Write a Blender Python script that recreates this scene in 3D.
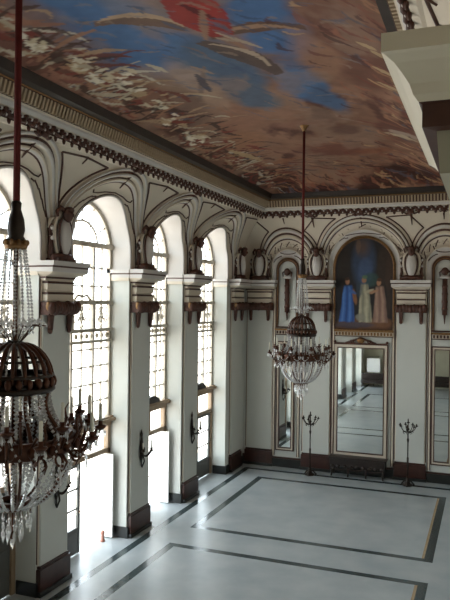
import bpy, bmesh, math, random
import numpy as np
from mathutils import Vector, Matrix
random.seed(7); RNG = np.random.default_rng(11)
PI = math.pi
for o in list(bpy.data.objects): bpy.data.objects.remove(o)
SC = bpy.context.scene
COL = SC.collection

# ------------------------------------------------------------------ camera
cam_d = bpy.data.cameras.new('camera'); cam = bpy.data.objects.new('camera', cam_d); COL.objects.link(cam)
YAW, PIT, ROL, FPX = 0.3722, 0.0006, -0.0124, 673.4
fw = Vector((-math.sin(YAW)*math.cos(PIT), math.cos(YAW)*math.cos(PIT), math.sin(PIT)))
rt = Vector((math.cos(YAW), math.sin(YAW), 0)); up = rt.cross(fw)
rt2 = rt*math.cos(ROL) - up*math.sin(ROL); up2 = rt*math.sin(ROL) + up*math.cos(ROL)
mx = Matrix((rt2, up2, -fw)).transposed().to_4x4(); mx.translation = Vector((8.393, -23.518, 6.0))
cam.matrix_world = mx
cam_d.sensor_fit = 'VERTICAL'; cam_d.sensor_height = 24.0; cam_d.lens = FPX/600*24.0
cam_d.clip_start = 0.05; cam_d.clip_end = 500
SC.camera = cam

# ------------------------------------------------------------------ daylight
w = bpy.data.worlds.new('sky'); SC.world = w; w.use_nodes = True
bg = w.node_tree.nodes['Background']; bg.inputs[0].default_value = (0.90, 0.96, 1.0, 1); bg.inputs[1].default_value = 5.6
_nt = w.node_tree; _tc = _nt.nodes.new('ShaderNodeTexCoord'); _sx = _nt.nodes.new('ShaderNodeSeparateXYZ'); _cr = _nt.nodes.new('ShaderNodeValToRGB')
_nt.links.new(_tc.outputs['Generated'], _sx.inputs[0]); _nt.links.new(_sx.outputs['Z'], _cr.inputs['Fac']); _nt.links.new(_cr.outputs['Color'], bg.inputs[0])
_cr.color_ramp.elements[0].position = 0.0; _cr.color_ramp.elements[0].color = (0.76, 0.715, 0.66, 1)      # street and facades below the horizon
_cr.color_ramp.elements[1].position = 0.03; _cr.color_ramp.elements[1].color = (0.83, 0.93, 1.0, 1)
SC.view_settings.view_transform = 'Standard'; SC.view_settings.look = 'None'
SC.view_settings.gamma = 1; SC.view_settings.exposure = 0.58
try: SC.view_settings.use_curve_mapping = False
except Exception: pass

# ------------------------------------------------------------------ plan of the hall
XR = 8.55                 # right wall plane
YN = -26.2                # near end wall
CAP = 6.75                # top of the capitals
PIERS = [(-5.48, -4.28), (-8.65, -7.48), (-12.3, -11.2), (-15.65, -14.55), (-19.1, -18.0), (-22.55, -21.45)]
CORNER = (-1.85, 0.0)
edges = [CORNER] + PIERS + [(-26.2, -25.0)]
BAYS = []
for a, b in zip(edges[:-1], edges[1:]):
    BAYS.append(dict(s0=b[1], s1=a[0], c=(b[1]+a[0])/2, hw=(a[0]-b[1])/2, pl=(b[0]+b[1])/2, pr=(a[0]+a[1])/2))
for k in range(7):        # portals that guide the daylight through each window
    b = BAYS[k]
    l = bpy.data.lights.new('daylight_portal', 'AREA'); l.shape = 'RECTANGLE'; l.size = 8.3; l.size_y = 2*b['hw']
    l.cycles.is_portal = True
    lo = bpy.data.objects.new('daylight_portal', l); COL.objects.link(lo)
    lo.location = (-0.72, b['c'], 4.2); lo.rotation_euler = (0, -PI/2, 0)

# ------------------------------------------------------------------ helpers
def srgb(r, g, b):
    f = lambda c: (c/255/12.92) if c/255 <= 0.04045 else ((c/255+0.055)/1.055)**2.4
    return (f(r), f(g), f(b))
def mat(name, c, rough=0.6, metal=0.0, var=0.0, scale=3.0, bump=0.0, bscale=40.0, spec=0.5, c2=None, trans=0.0, ior=1.5, detail=5.0):
    m = bpy.data.materials.new(name); m.use_nodes = True
    nt = m.node_tree; p = nt.nodes['Principled BSDF']
    p.inputs['Base Color'].default_value = (*c, 1); p.inputs['Roughness'].default_value = rough
    p.inputs['Metallic'].default_value = metal; p.inputs['Specular IOR Level'].default_value = spec
    p.inputs['Transmission Weight'].default_value = trans; p.inputs['IOR'].default_value = ior
    tc = nt.nodes.new('ShaderNodeTexCoord')
    if var or c2:
        n = nt.nodes.new('ShaderNodeTexNoise'); n.inputs['Scale'].default_value = scale; n.inputs['Detail'].default_value = detail
        nt.links.new(tc.outputs['Object'], n.inputs['Vector'])
        r = nt.nodes.new('ShaderNodeValToRGB'); r.color_ramp.elements[0].position = 0.3; r.color_ramp.elements[1].position = 0.7
        a = c2 if c2 else tuple(x*(1-var) for x in c)
        r.color_ramp.elements[0].color = (*a, 1); r.color_ramp.elements[1].color = (*c, 1)
        nt.links.new(n.outputs['Fac'], r.inputs['Fac']); nt.links.new(r.outputs['Color'], p.inputs['Base Color'])
    if bump:
        n2 = nt.nodes.new('ShaderNodeTexNoise'); n2.inputs['Scale'].default_value = bscale
        nt.links.new(tc.outputs['Object'], n2.inputs['Vector'])
        bp = nt.nodes.new('ShaderNodeBump'); bp.inputs['Strength'].default_value = bump; bp.inputs['Distance'].default_value = 0.02
        nt.links.new(n2.outputs['Fac'], bp.inputs['Height']); nt.links.new(bp.outputs['Normal'], p.inputs['Normal'])
    return m
def vcol_mat(name, rough=0.7):
    m = bpy.data.materials.new(name); m.use_nodes = True; nt = m.node_tree
    p = nt.nodes['Principled BSDF']; p.inputs['Roughness'].default_value = rough; p.inputs['Specular IOR Level'].default_value = 0.25
    a = nt.nodes.new('ShaderNodeVertexColor'); a.layer_name = 'paint'
    nt.links.new(a.outputs['Color'], p.inputs['Base Color'])
    return m
def glass_mat(name, tint, gloss=0.08, rough=0.02):
    m = bpy.data.materials.new(name); m.use_nodes = True; nt = m.node_tree; nt.nodes.clear()
    o = nt.nodes.new('ShaderNodeOutputMaterial'); mx_ = nt.nodes.new('ShaderNodeMixShader')
    t = nt.nodes.new('ShaderNodeBsdfTransparent'); t.inputs[0].default_value = (*tint, 1)
    g = nt.nodes.new('ShaderNodeBsdfGlossy'); g.inputs['Roughness'].default_value = rough
    mx_.inputs[0].default_value = gloss
    nt.links.new(t.outputs[0], mx_.inputs[1]); nt.links.new(g.outputs[0], mx_.inputs[2]); nt.links.new(mx_.outputs[0], o.inputs[0])
    return m

M = dict(
    plaster=mat('plaster_cream', srgb(218, 206, 188), 0.65, var=0.06, scale=1.5, bump=0.05),
    white=mat('plaster_white', srgb(208, 203, 198), 0.6, var=0.04, scale=2.0),
    shaft=mat('painted_shaft', srgb(206, 207, 200), 0.5, var=0.05, scale=1.2),
    brown=mat('gilt_brown', srgb(84, 50, 38), 0.5, var=0.35, scale=9),
    drape=mat('drape_brown', srgb(90, 52, 38), 0.5, var=0.5, scale=10, bump=0.3, bscale=25),
    gold=mat('old_gilding', srgb(150, 112, 70), 0.4, metal=0.5, var=0.4, scale=12),
    dark=mat('dark_base_marble', srgb(40, 42, 40), 0.3, var=0.4, scale=4),
    red=mat('red_brown_marble', srgb(74, 44, 36), 0.3, var=0.5, scale=5),
    iron=mat('dark_bronze', srgb(48, 38, 30), 0.4, metal=0.5, var=0.3, scale=20),
    bronze=mat('red_bronze', srgb(88, 52, 34), 0.38, metal=0.55, var=0.4, scale=18),
    velvet=mat('red_velvet', srgb(96, 22, 20), 0.85, var=0.3, scale=12),
    wood=mat('dark_wood', srgb(44, 31, 25), 0.4, var=0.4, scale=6),
    tan=mat('tan_wood', srgb(158, 134, 108), 0.5, var=0.25, scale=6),
    frame=mat('window_paint', srgb(186, 176, 160), 0.5, var=0.15, scale=5),
    leaf=mat('grey_door_paint', srgb(92, 92, 88), 0.5, var=0.15, scale=4),
    shutter=mat('white_shutter_paint', srgb(244, 244, 240), 0.45, var=0.02, scale=4),
    marble=mat('floor_marble', srgb(174, 178, 178), 0.28, c2=srgb(152, 159, 162), scale=1.3, spec=0.3, detail=9),
    inlay=mat('floor_inlay_marble', srgb(62, 74, 76), 0.18, var=0.3, scale=5),
    ochre=mat('floor_ochre_marble', srgb(176, 150, 118), 0.2, var=0.2, scale=5),
    crystal=mat('cut_crystal', (0.93, 0.93, 0.92), 0.06, trans=0.55, ior=1.5, spec=0.8),
    candle=mat('candle_white', srgb(224, 220, 204), 0.5, var=0.03),
    silver=mat('mirror_silver', (0.90, 0.93, 0.91), 0.015, metal=1.0),
    glass=glass_mat('window_glass', (0.96, 0.98, 0.97)),
    stone=mat('terrace_stone', srgb(176, 174, 168), 0.8, var=0.1, scale=2),
    green=mat('grey_green_plaster', srgb(178, 172, 150), 0.6, var=0.1, scale=2),
    pale=mat('pale_cream_paint', srgb(232, 222, 200), 0.6, var=0.04, scale=2),
    tanp=mat('dim_gilt_plaster', srgb(186, 166, 138), 0.6, var=0.1, scale=4),
    clay=mat('pinkish_clay', srgb(176, 120, 100), 0.6, var=0.15, scale=10),
    sheet=mat('white_sheet', srgb(240, 240, 238), 0.6, var=0.02),
    coffer=mat('ceiling_plaster', srgb(120, 96, 78), 0.7, var=0.2, scale=3),
    paint=vcol_mat('mural_paint'), canvas=vcol_mat('canvas_paint', 0.5),
)

class MB:
    """collects shapes in wall coordinates (s along the wall, d out of the wall, z up) or plain xyz"""
    def __init__(self): self.v = []; self.f = []; self.mi = []; self.sm = []; self.mats = []
    def m(self, name):
        if name not in self.mats: self.mats.append(name)
        return self.mats.index(name)
    def add(self, vs, fs, m, smooth=False):
        b = len(self.v); k = self.m(m); self.v += [tuple(p) for p in vs]
        for f in fs: self.f.append([b+i for i in f]); self.mi.append(k); self.sm.append(smooth)
    def box(self, x0, x1, y0, y1, z0, z1, m):
        vs = [(x, y, z) for z in (z0, z1) for y in (y0, y1) for x in (x0, x1)]
        self.add(vs, [(0,2,3,1),(4,5,7,6),(0,1,5,4),(2,6,7,3),(0,4,6,2),(1,3,7,5)], m)
    def wb(self, s0, s1, d0, d1, z0, z1, m): self.box(s0, s1, -d1, -d0, z0, z1, m)      # wall box
    def lathe(self, prof, m, seg=16, c=(0,0,0), smooth=True, sx=1, sy=1):
        vs = []; fs = []
        for r, z in prof:
            for k in range(seg): a = 2*PI*k/seg; vs.append((c[0]+r*sx*math.cos(a), c[1]+r*sy*math.sin(a), c[2]+z))
        for i in range(len(prof)-1):
            for k in range(seg):
                q = (k+1) % seg; fs.append((i*seg+k, i*seg+q, (i+1)*seg+q, (i+1)*seg+k))
        fs.append(tuple(range(seg))[::-1]); fs.append(tuple((len(prof)-1)*seg+k for k in range(seg)))
        self.add(vs, fs, m, smooth)
    def tube(self, pts, r, m, seg=6, closed=False, r1=None):
        P = [Vector(p) for p in pts]; n = len(P); vs = []; fs = []
        prev = None
        for i in range(n):
            if closed: t = P[(i+1) % n]-P[i-1]
            else: t = P[min(i+1, n-1)]-P[max(i-1, 0)]
            if t.length < 1e-9: t = Vector((0,0,1))
            t.normalize()
            if prev is None:
                a = Vector((0,0,1)) if abs(t.z) < 0.9 else Vector((1,0,0)); u = t.cross(a).normalized()
            else:
                u = (prev - t*prev.dot(t))
                u = u.normalized() if u.length > 1e-6 else t.orthogonal().normalized()
            prev = u; w_ = t.cross(u); rr = r if r1 is None else r+(r1-r)*i/(n-1)
            for k in range(seg):
                an = 2*PI*k/seg; vs.append(P[i]+u*rr*math.cos(an)+w_*rr*math.sin(an))
        for i in range(n if closed else n-1):
            j = (i+1) % n
            for k in range(seg):
                q = (k+1) % seg; fs.append((i*seg+k, i*seg+q, j*seg+q, j*seg+k))
        if not closed: fs.append(tuple(range(seg))[::-1]); fs.append(tuple((n-1)*seg+k for k in range(seg)))
        self.add(vs, fs, m, True)
    def ball(self, c, r, m, sx=1, sy=1, sz=1, seg=10, rings=6):
        prof = [(max(1e-4, r*math.sin(PI*i/rings)), -r*sz*math.cos(PI*i/rings)) for i in range(rings+1)]
        self.lathe(prof, m, seg, c, True, sx, sy)
    def bead(self, c, r, h, m):
        x, y, z = c
        self.add([(x+r,y,z),(x,y+r,z),(x-r,y,z),(x,y-r,z),(x,y,z+h),(x,y,z-h)],
                 [(0,1,4),(1,2,4),(2,3,4),(3,0,4),(1,0,5),(2,1,5),(3,2,5),(0,3,5)], m)
    def grid(self, rows, m, smooth=True):
        n = len(rows[0]); vs = [p for r in rows for p in r]
        fs = [(i*n+j, i*n+j+1, (i+1)*n+j+1, (i+1)*n+j) for i in range(len(rows)-1) for j in range(n-1)]
        self.add(vs, fs, m, smooth)
    def extrude(self, poly, s0, s1, mats):
        """profile of (d,z) points swept along s; mats = one name or one per profile segment"""
        n = len(poly)
        for i in range(n):
            a, b = poly[i], poly[(i+1) % n]; mm = mats if isinstance(mats, str) else mats[i]
            self.add([(s0,-a[0],a[1]),(s1,-a[0],a[1]),(s1,-b[0],b[1]),(s0,-b[0],b[1])], [(0,1,2,3)], mm)
        mm = mats if isinstance(mats, str) else mats[0]
        self.add([(s0,-p[0],p[1]) for p in poly], [tuple(range(n))], mm); self.add([(s1,-p[0],p[1]) for p in poly], [tuple(range(n))], mm)
    def prism_s(self, poly, d0, d1, m):
        """outline of (s,z) points given thickness from d0 to d1"""
        n = len(poly); vs = [(p[0], -d0, p[1]) for p in poly]+[(p[0], -d1, p[1]) for p in poly]
        self.add(vs, [tuple(range(n)), tuple(range(2*n-1, n-1, -1))]+[(i, (i+1) % n, n+(i+1) % n, n+i) for i in range(n)], m)
    def build(self, name, parent=None, bevel=0.0, recalc=True):
        me = bpy.data.meshes.new(name); me.from_pydata(self.v, [], self.f)
        for k in self.mats: me.materials.append(M[k])
        me.polygons.foreach_set('material_index', self.mi); me.polygons.foreach_set('use_smooth', self.sm)
        if recalc:
            bm = bmesh.new(); bm.from_mesh(me); bmesh.ops.remove_doubles(bm, verts=bm.verts, dist=1e-5)
            bmesh.ops.recalc_face_normals(bm, faces=bm.faces); bm.to_mesh(me); bm.free()
        o = bpy.data.objects.new(name, me); COL.objects.link(o)
        if parent: o.parent = parent
        if bevel:
            md = o.modifiers.new('bevel', 'BEVEL'); md.width = bevel; md.segments = 2; md.limit_method = 'ANGLE'
        return o
def empty(name, loc=(0,0,0), rz=0):
    o = bpy.data.objects.new(name, None); COL.objects.link(o); o.location = loc; o.rotation_euler = (0,0,rz); o.empty_display_size = 0.2
    return o
def tag(o, label=None, cat=None, group=None, kind=None):
    for k, x in (('label', label), ('category', cat), ('group', group), ('kind', kind)):
        if x: o[k] = x
    return o
def struct(o): o['kind'] = 'structure'; return o
def kids(o): return [c for c in COL.objects if c.parent == o]
def copy_tree(o, parent=None):
    ch = kids(o); c = o.copy(); COL.objects.link(c); c.parent = parent
    for k in ch: copy_tree(k, c)
    return c
def arcpts(c, hw, z0, zs, za, n1=5, n2=32):
    """stilted arch loop: left leg, elliptical arc, right leg -> (s,z)"""
    L = [(c-hw, z0+(zs-z0)*i/n1) for i in range(n1)]
    A = [(c-hw*math.cos(PI*i/n2), zs+(za-zs)*math.sin(PI*i/n2)) for i in range(n2+1)]
    R = [(c+hw, zs-(zs-z0)*(i+1)/n1) for i in range(n1)]
    return L+A+R
COVZ, COVT = 7.7, 9.0
def cove(z):
    if z <= COVZ: return 0.0
    return 0.88*((z-COVZ)/(COVT-COVZ))**1.9
LEFT, ENDW, RIGHT, NEAR = PI/2, 0.0, -PI/2, PI

# ------------------------------------------------------------------ floor
def breaks(cuts, a, b): return sorted(set([a, b]+[c for c in cuts if a < c < b]))
LW = 0.2
RECTS = [(1.14, 7.27, -7.27, -1.63), (1.14, 7.27, -14.15, -8.48), (1.14, 7.27, -21.0, -15.3)]
BAND = (0.30, 0.50, 8.1, 8.3, -0.78, -0.58, -25.6, -25.4)
cx = [BAND[0], BAND[1], BAND[2], BAND[3]]; cy = [BAND[4], BAND[5], BAND[6], BAND[7]]
for r in RECTS: cx += [r[0], r[0]+LW, r[0]+LW+0.06, r[1]-LW-0.06, r[1]-LW, r[1]]; cy += [r[2], r[2]+LW, r[2]+LW+0.06, r[3]-LW-0.06, r[3]-LW, r[3]]
xs = breaks(cx, -0.75, XR+0.5); ys = breaks(cy, YN, 0.0)
def fm(x, y):
    for x0, x1, y0, y1 in RECTS:
        if x0 < x < x1 and y0 < y < y1:
            if not (x0+LW < x < x1-LW and y0+LW < y < y1-LW): return 'inlay'
            if x > x1-LW-0.06: return 'ochre'
            return 'marble'
    if BAND[0] < x < BAND[3] and BAND[6] < y < BAND[5] and not (BAND[1] < x < BAND[2] and BAND[7] < y < BAND[4]): return 'inlay'
    return 'marble'
fb = MB()
for i in range(len(xs)-1):
    for j in range(len(ys)-1):
        x0, x1, y0, y1 = xs[i], xs[i+1], ys[j], ys[j+1]
        fb.add([(x0,y0,0),(x1,y0,0),(x1,y1,0),(x0,y1,0)], [(0,1,2,3)], fm((x0+x1)/2, (y0+y1)/2))
fb.box(-0.75, XR+0.5, YN, 0, -0.25, -0.02, 'marble')
struct(fb.build('floor', recalc=False))
tb = MB(); tb.box(-2.2, -0.76, YN-6, 4, -0.3, -0.03, 'stone'); struct(tb.build('terrace_floor'))

# ------------------------------------------------------------------ walls with arched upper zones
# moulding profile across an arch band: (t0, offset0, t1, offset1, material)
PROF_L = [(0,0,0,.035,'white'),(0,.035,.07,.035,'white'),(.07,.035,.07,0,'white'),(.07,0,.11,.0,'brown'),(.11,0,.5,0,'plaster'),
          (.5,0,.53,.02,'brown'),(.53,.02,.56,.07,'white'),(.56,.07,.63,.07,'plaster'),(.63,.07,.65,.0,'plaster'),(.65,0,.70,.0,'brown'),
          (.70,0,.72,.08,'plaster'),(.72,.08,.80,.10,'white'),(.80,.10,.83,.03,'plaster'),(.83,.03,.90,.03,'brown'),(.90,.03,.92,.08,'plaster'),(.92,.08,.99,.08,'white'),(.99,.08,1,0,'plaster')]
PROF_E = [(0,0,0,.03,'gold'),(0,.03,.05,.03,'gold'),(.05,.03,.05,0,'brown'),(.05,0,.28,0,'white'),(.28,0,.30,.04,'white'),(.30,.04,.34,.04,'plaster'),(.34,.04,.34,0,'plaster'),
          (.34,0,.62,0,'plaster'),(.62,0,.66,.02,'brown'),(.66,.02,.68,.09,'white'),(.68,.09,.76,.09,'plaster'),(.76,.09,.78,.03,'plaster'),(.78,.03,.84,.03,'brown'),
          (.84,.03,.85,.12,'plaster'),(.85,.12,.93,.12,'white'),(.93,.12,.95,.04,'plaster'),(.95,.04,1,.02,'brown')]
def band_pt(I, O, i, t, off=0):
    s = I[i][0]+(O[i][0]-I[i][0])*t; z = I[i][1]+(O[i][1]-I[i][1])*t
    return (s, -(cove(z)+off), z)
def arch_zone(mb, b, prof, depth):
    I = arcpts(b['c'], b['hi'], CAP-0.02, b['zis'], b['zia']); O = arcpts(b['co'], b['ho'], CAP-0.02, b['zos'], b['zoa'])
    b['I'], b['O'] = I, O; n = len(I)
    for t0, o0, t1, o1, m in prof:
        mb.grid([[band_pt(I, O, i, t0, o0) for i in range(n)], [band_pt(I, O, i, t1, o1) for i in range(n)]], m)
    if depth:
        mb.grid([[(p[0], depth, p[1]) for p in I], [(p[0], -cove(p[1]), p[1]) for p in I]], 'white')
    arc = [p for p in O if p[1] >= b['zos']-1e-6]
    rows = []
    for q in range(9):
        t = q/8; rows.append([(s, -cove(z+(COVT-z)*t), z+(COVT-z)*t) for s, z in arc])
    mb.grid(rows, 'plaster')
    for sa, sb in ((b['cl'], arc[0][0]), (arc[-1][0], b['cr'])):
        if sb-sa > 0.01:
            mb.grid([[(s, -cove(z), z) for s in (sa, sb)] for z in [CAP-0.02+(COVT-CAP+0.02)*k/16 for k in range(17)]], 'plaster')
def plain_zone(mb, sa, sb):
    mb.grid([[(s, -cove(z), z) for s in (sa, sb)] for z in [CAP-0.02+(COVT-CAP+0.02)*k/16 for k in range(17)]], 'plaster')
def rib_lines(mb, b):
    """raised brown line work: pendentive triangles and the scrolls inside the arch band"""
    I, O = b['I'], b['O']; n = len(I)
    P = lambda s, z: (s, -(cove(z)+0.012), z)
    for sg in (-1, 1):
        pc = b['cl'] if sg < 0 else b['cr']
        arc = [p for p in O if p[1] > b['zos']+0.25]
        half = [p for p in arc if (p[0]-b['co'])*sg > 0.5]
        if sg < 0: half = half
        else: half = half[::-1]
        ln = [P(p[0]+sg*0.09, p[1]+0.05) for p in half if p[1]+0.05 < 8.86]
        if len(ln) > 2:
            ln = [P(pc, ln[0][2]-0.08)]+ln
            mb.tube(ln, 0.024, 'brown', 5)
            e = ln[-1]; mb.tube([P(e[0]+(pc-e[0])*k/6, e[2]+(8.88-e[2])*k/6) for k in range(7)], 0.024, 'brown', 5)
    L = lambda t, i: band_pt(I, O, i, t, 0.012)
    i0 = 5; i1 = n-6; md = (i0+i1)//2
    # a drop loop over the crown, with stems running down both sides
    mb.tube([L(t, md+j) for j, t in ((-6, .46), (-6, .36), (-5, .26), (-3, .19), (0, .16), (3, .19), (5, .26), (6, .36), (6, .46))], 0.017, 'brown', 5)
    for sg in (-1, 1):
        j0 = md+sg*5; j1 = i1-3 if sg > 0 else i0+3
        mb.tube([L(.14+.32*(q/12)**.7 if b['hi'] > .6 else .16+.1*q/12, round(j0+(j1-j0)*q/12)) for q in range(13)], 0.016, 'brown', 5)
# ---- left wall: arcade of tall windows
lw = MB()
for a, b in edges: lw.wb(a, b, -0.62, 0, 0, CAP, 'shaft')
for b in BAYS:
    b.update(hi=b['hw'], zis=7.12, zia=8.36, cl=b['pl'], cr=b['pr'], co=(b['pl']+b['pr'])/2, ho=(b['pr']-b['pl'])/2, zos=7.4, zoa=8.97)
    arch_zone(lw, b, PROF_L, 0.62)
    for sa, sb in ((b['s0'], b['s0']+0.06), (b['s1']-0.06, b['s1'])):      # impost band along each reveal
        lw.wb(sa, sb, -0.6, 0.02, 6.46, 6.54, 'plaster'); lw.wb(sa, sb, -0.6, 0.03, 6.54, 6.62, 'white'); lw.wb(sa, sb, -0.47, 0.03, 6.62, 6.655, 'brown'); lw.wb(sa-(.03 if sa > b['c'] else 0), sb+(.03 if sa < b['c'] else 0), -0.6, 0.04, 6.655, 6.745, 'white')
plain_zone(lw, BAYS[0]['pr'], 0.0); plain_zone(lw, YN, BAYS[-1]['pl'])
o = struct(lw.build('wall_left')); o.rotation_euler = (0, 0, LEFT)
for b in BAYS[:6]:
    lm = MB(); rib_lines(lm, b); q = lm.build('line_moulding', o)
# ---- end wall
EP = [(0.0, 0.95), (2.2, 3.3), (5.42, 6.52), (7.75, 8.7)]
EB = [dict(c=1.64, hi=0.40, zis=7.12, zia=7.52, cl=0.6, cr=2.75, co=1.66, ho=1.02, zos=7.55, zoa=8.62),
      dict(c=4.38, hi=1.05, zis=7.2, zia=8.26, cl=2.75, cr=5.97, co=4.36, ho=1.61, zos=7.55, zoa=8.96),
      dict(c=7.06, hi=0.40, zis=7.12, zia=7.52, cl=5.97, cr=8.1, co=7.04, ho=1.02, zos=7.55, zoa=8.62)]
def end_wall(name, loc, rz):
    ew = MB(); ew.wb(-0.7, 9.3, -0.4, 0, 0, CAP, 'shaft'); ew.wb(-0.7, 9.3, -0.4, -.05, CAP, 9.75, 'shaft')
    for b in EB: arch_zone(ew, b, PROF_E, 0.0)
    plain_zone(ew, 0, 0.6); plain_zone(ew, 8.1, 9.0)
    o = struct(ew.build(name)); o.location = loc; o.rotation_euler = (0, 0, rz)
    for b in EB: lm = MB(); rib_lines(lm, b); lm.build('line_moulding', o)
    return o
ewall = end_wall('wall_end', (0, 0, 0), ENDW)
# ornament beads in the arch bands of the end wall
for b in EB:
    om = MB(); n = len(b['I'])
    for i in range(8, n-8, 2 if b['hi'] < 0.6 else 3):
        p = band_pt(b['I'], b['O'], i, .48, 0.01); om.ball(p, 0.045, 'plaster', 1, .5, 1, 6, 4)
        if i % 4 == 0: om.tube([band_pt(b['I'], b['O'], i, .40, .012), band_pt(b['I'], b['O'], i+1, .48, .02), band_pt(b['I'], b['O'], i+2, .56, .012)], 0.016, 'brown', 5)
    om.build('arch_ornament', ewall)
# ---- right wall (blind arcade)
rw = MB(); rw.wb(0.0, 27, -0.5, 0.0, 0, CAP, 'shaft'); rw.wb(0, 27, -0.5, -0.2, CAP, 9.75, 'plaster')
RB = []
pr_ = [0.92]+[-(a+b)/2 for a, b in PIERS[:4]]
cen = [0.92, 4.88, 8.06, 11.6, 14.4, 17.0, 20.63, 24.0]
for a, b in zip(cen[:-1], cen[1:]):
    RB.append(dict(c=(a+b)/2, hi=(b-a)/2-.58, zis=7.12, zia=8.36, cl=a, cr=b, co=(a+b)/2, ho=(b-a)/2, zos=7.45, zoa=8.93))
for b in RB: arch_zone(rw, b, PROF_L, 0.2)
plain_zone(rw, 0, .92); plain_zone(rw, 24.0, 27)
rwo = struct(rw.build('wall_right')); rwo.location = (XR, 0, 0); rwo.rotation_euler = (0, 0, RIGHT)
for b in RB: lm = MB(); rib_lines(lm, b); lm.build('line_moulding', rwo)
# ---- near end wall, behind the viewer and seen in the mirrors
nw = MB(); nw.box(-0.7, 9.3, YN-0.4, YN, 0, 9.75, 'green'); struct(nw.build('wall_near'))

# ------------------------------------------------------------------ cornice, dentils, festoon frieze
CP = [(0.0, 8.9), (0.84, 8.93), (0.93, 8.97), (0.93, 9.12), (1.05, 9.14), (1.10, 9.19), (1.10, 9.23), (1.14, 9.25), (1.20, 9.46), (1.28, 9.465), (1.29, 9.49), (1.42, 9.52), (1.47, 9.66), (1.47, 9.75), (0.0, 9.75)]
CM = ['plaster', 'plaster', 'brown', 'plaster', 'white', 'white', 'plaster', 'brown', 'brown', 'gold', 'wood', 'wood', 'wood', 'plaster', 'plaster']
def cornice(name, sa, sb, loc, rz, vis):
    c = MB(); c.extrude(CP, sa, sb, CM); o = struct(c.build(name)); o.location = loc; o.rotation_euler = (0, 0, rz)
    dn = MB(); s = vis[0]
    while s < vis[1]:
        dn.add([(s,-1.135,9.26),(s+.05,-1.135,9.26),(s+.05,-1.205,9.26),(s,-1.205,9.26),(s,-1.19,9.455),(s+.05,-1.19,9.455),(s+.05,-1.265,9.455),(s,-1.265,9.455)],
               [(0,1,2,3),(4,5,6,7),(0,1,5,4),(2,3,7,6),(0,3,7,4),(1,2,6,5)], 'tanp'); s += 0.10
    dn.build('dentil_band', o, recalc=False)
    fe = MB(); s = vis[0]; k = 0
    while s < vis[1]:
        # chain of scallops with leaves and pale studs
        fe.tube([(s+.26*t/6, -(.975+.02*math.sin(PI*t/6)), 9.12-.13*math.sin(PI*t/6)) for t in range(7)], 0.036, 'drape', 5)
        fe.tube([(s+.26*t/6, -(.975+.02*math.sin(PI*t/6)), 8.99+.10*math.sin(PI*t/6)) for t in range(7)], 0.026, 'drape', 5)
        fe.ball((s, -.99, 9.11), 0.055, 'drape', 1, .7, 1.2, 6, 4); fe.ball((s, -.99, 9.01), 0.03, 'white', 1, .7, 1, 6, 4)
        fe.ball((s+.13, -1.0, 9.09), 0.04, 'white', 1, .6, 1, 6, 4)
        fe.ball((s+.13, -.94, 8.95), 0.05, 'drape', .9, .6, 1.3, 6, 4)
        s += .26; k += 1
    fe.build('festoon_frieze', o, recalc=False)
    return o
cl_ = cornice('cornice_left', YN, 0, (0, 0, 0), LEFT, (-20.0, -0.9))
ce_ = cornice('cornice_end', 0, 9.0, (0, 0, 0), ENDW, (0.95, 7.6))
cr_ = cornice('cornice_right', 0, 27, (XR, 0, 0), RIGHT, (0.95, 21.0))
nn = MB(); nn.extrude(CP, 0, 9.2, CM); q = struct(nn.build('cornice_near')); q.location = (9.0, YN, 0); q.rotation_euler = (0, 0, NEAR)
# leaf clusters with tassels over each arch crown
def cluster(s, parent, z=8.98, d=0.9, sc=1.0):
    m = MB()
    m.ball((s, -d-.03, z), .10*sc, 'drape', 1.2, .7, 1, 8, 5)
    for k in (-1, 1):
        m.tube([(s+k*t*.28*sc, -d-.02+.03*t, z+.02-.10*math.sin(PI*t)*sc) for t in (0, .25, .5, .75, 1)], .05*sc, 'drape', 6, r1=.02*sc)
        m.ball((s+k*.17*sc, -d-.02, z+.06), .05*sc, 'drape', 1.3, .7, 1, 6, 4)
    m.tube([(s, -cove(z-.10)-.05, z-.08), (s, -cove(z-.25*sc)-.04, z-.25*sc), (s, -cove(z-.42*sc)-.03, z-.42*sc)], .045*sc, 'drape', 6, r1=.012)
    m.build('leaf_cluster', parent)
for b in BAYS[:4]: cluster(b['co'], cl_); cluster(b['pl'], cl_, 8.97, .88, .5)
for b in EB: cluster(b['co'], ce_, 8.98, .9, 1.0 if b['hi'] > .6 else .6)
for s in (2.7, 6.02): cluster(s, ce_, 8.97, .9, .9)
for b in RB[3:]: cluster(b['co'], cr_); cluster(b['cl'], cr_, 8.97, .88, .5)

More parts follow.
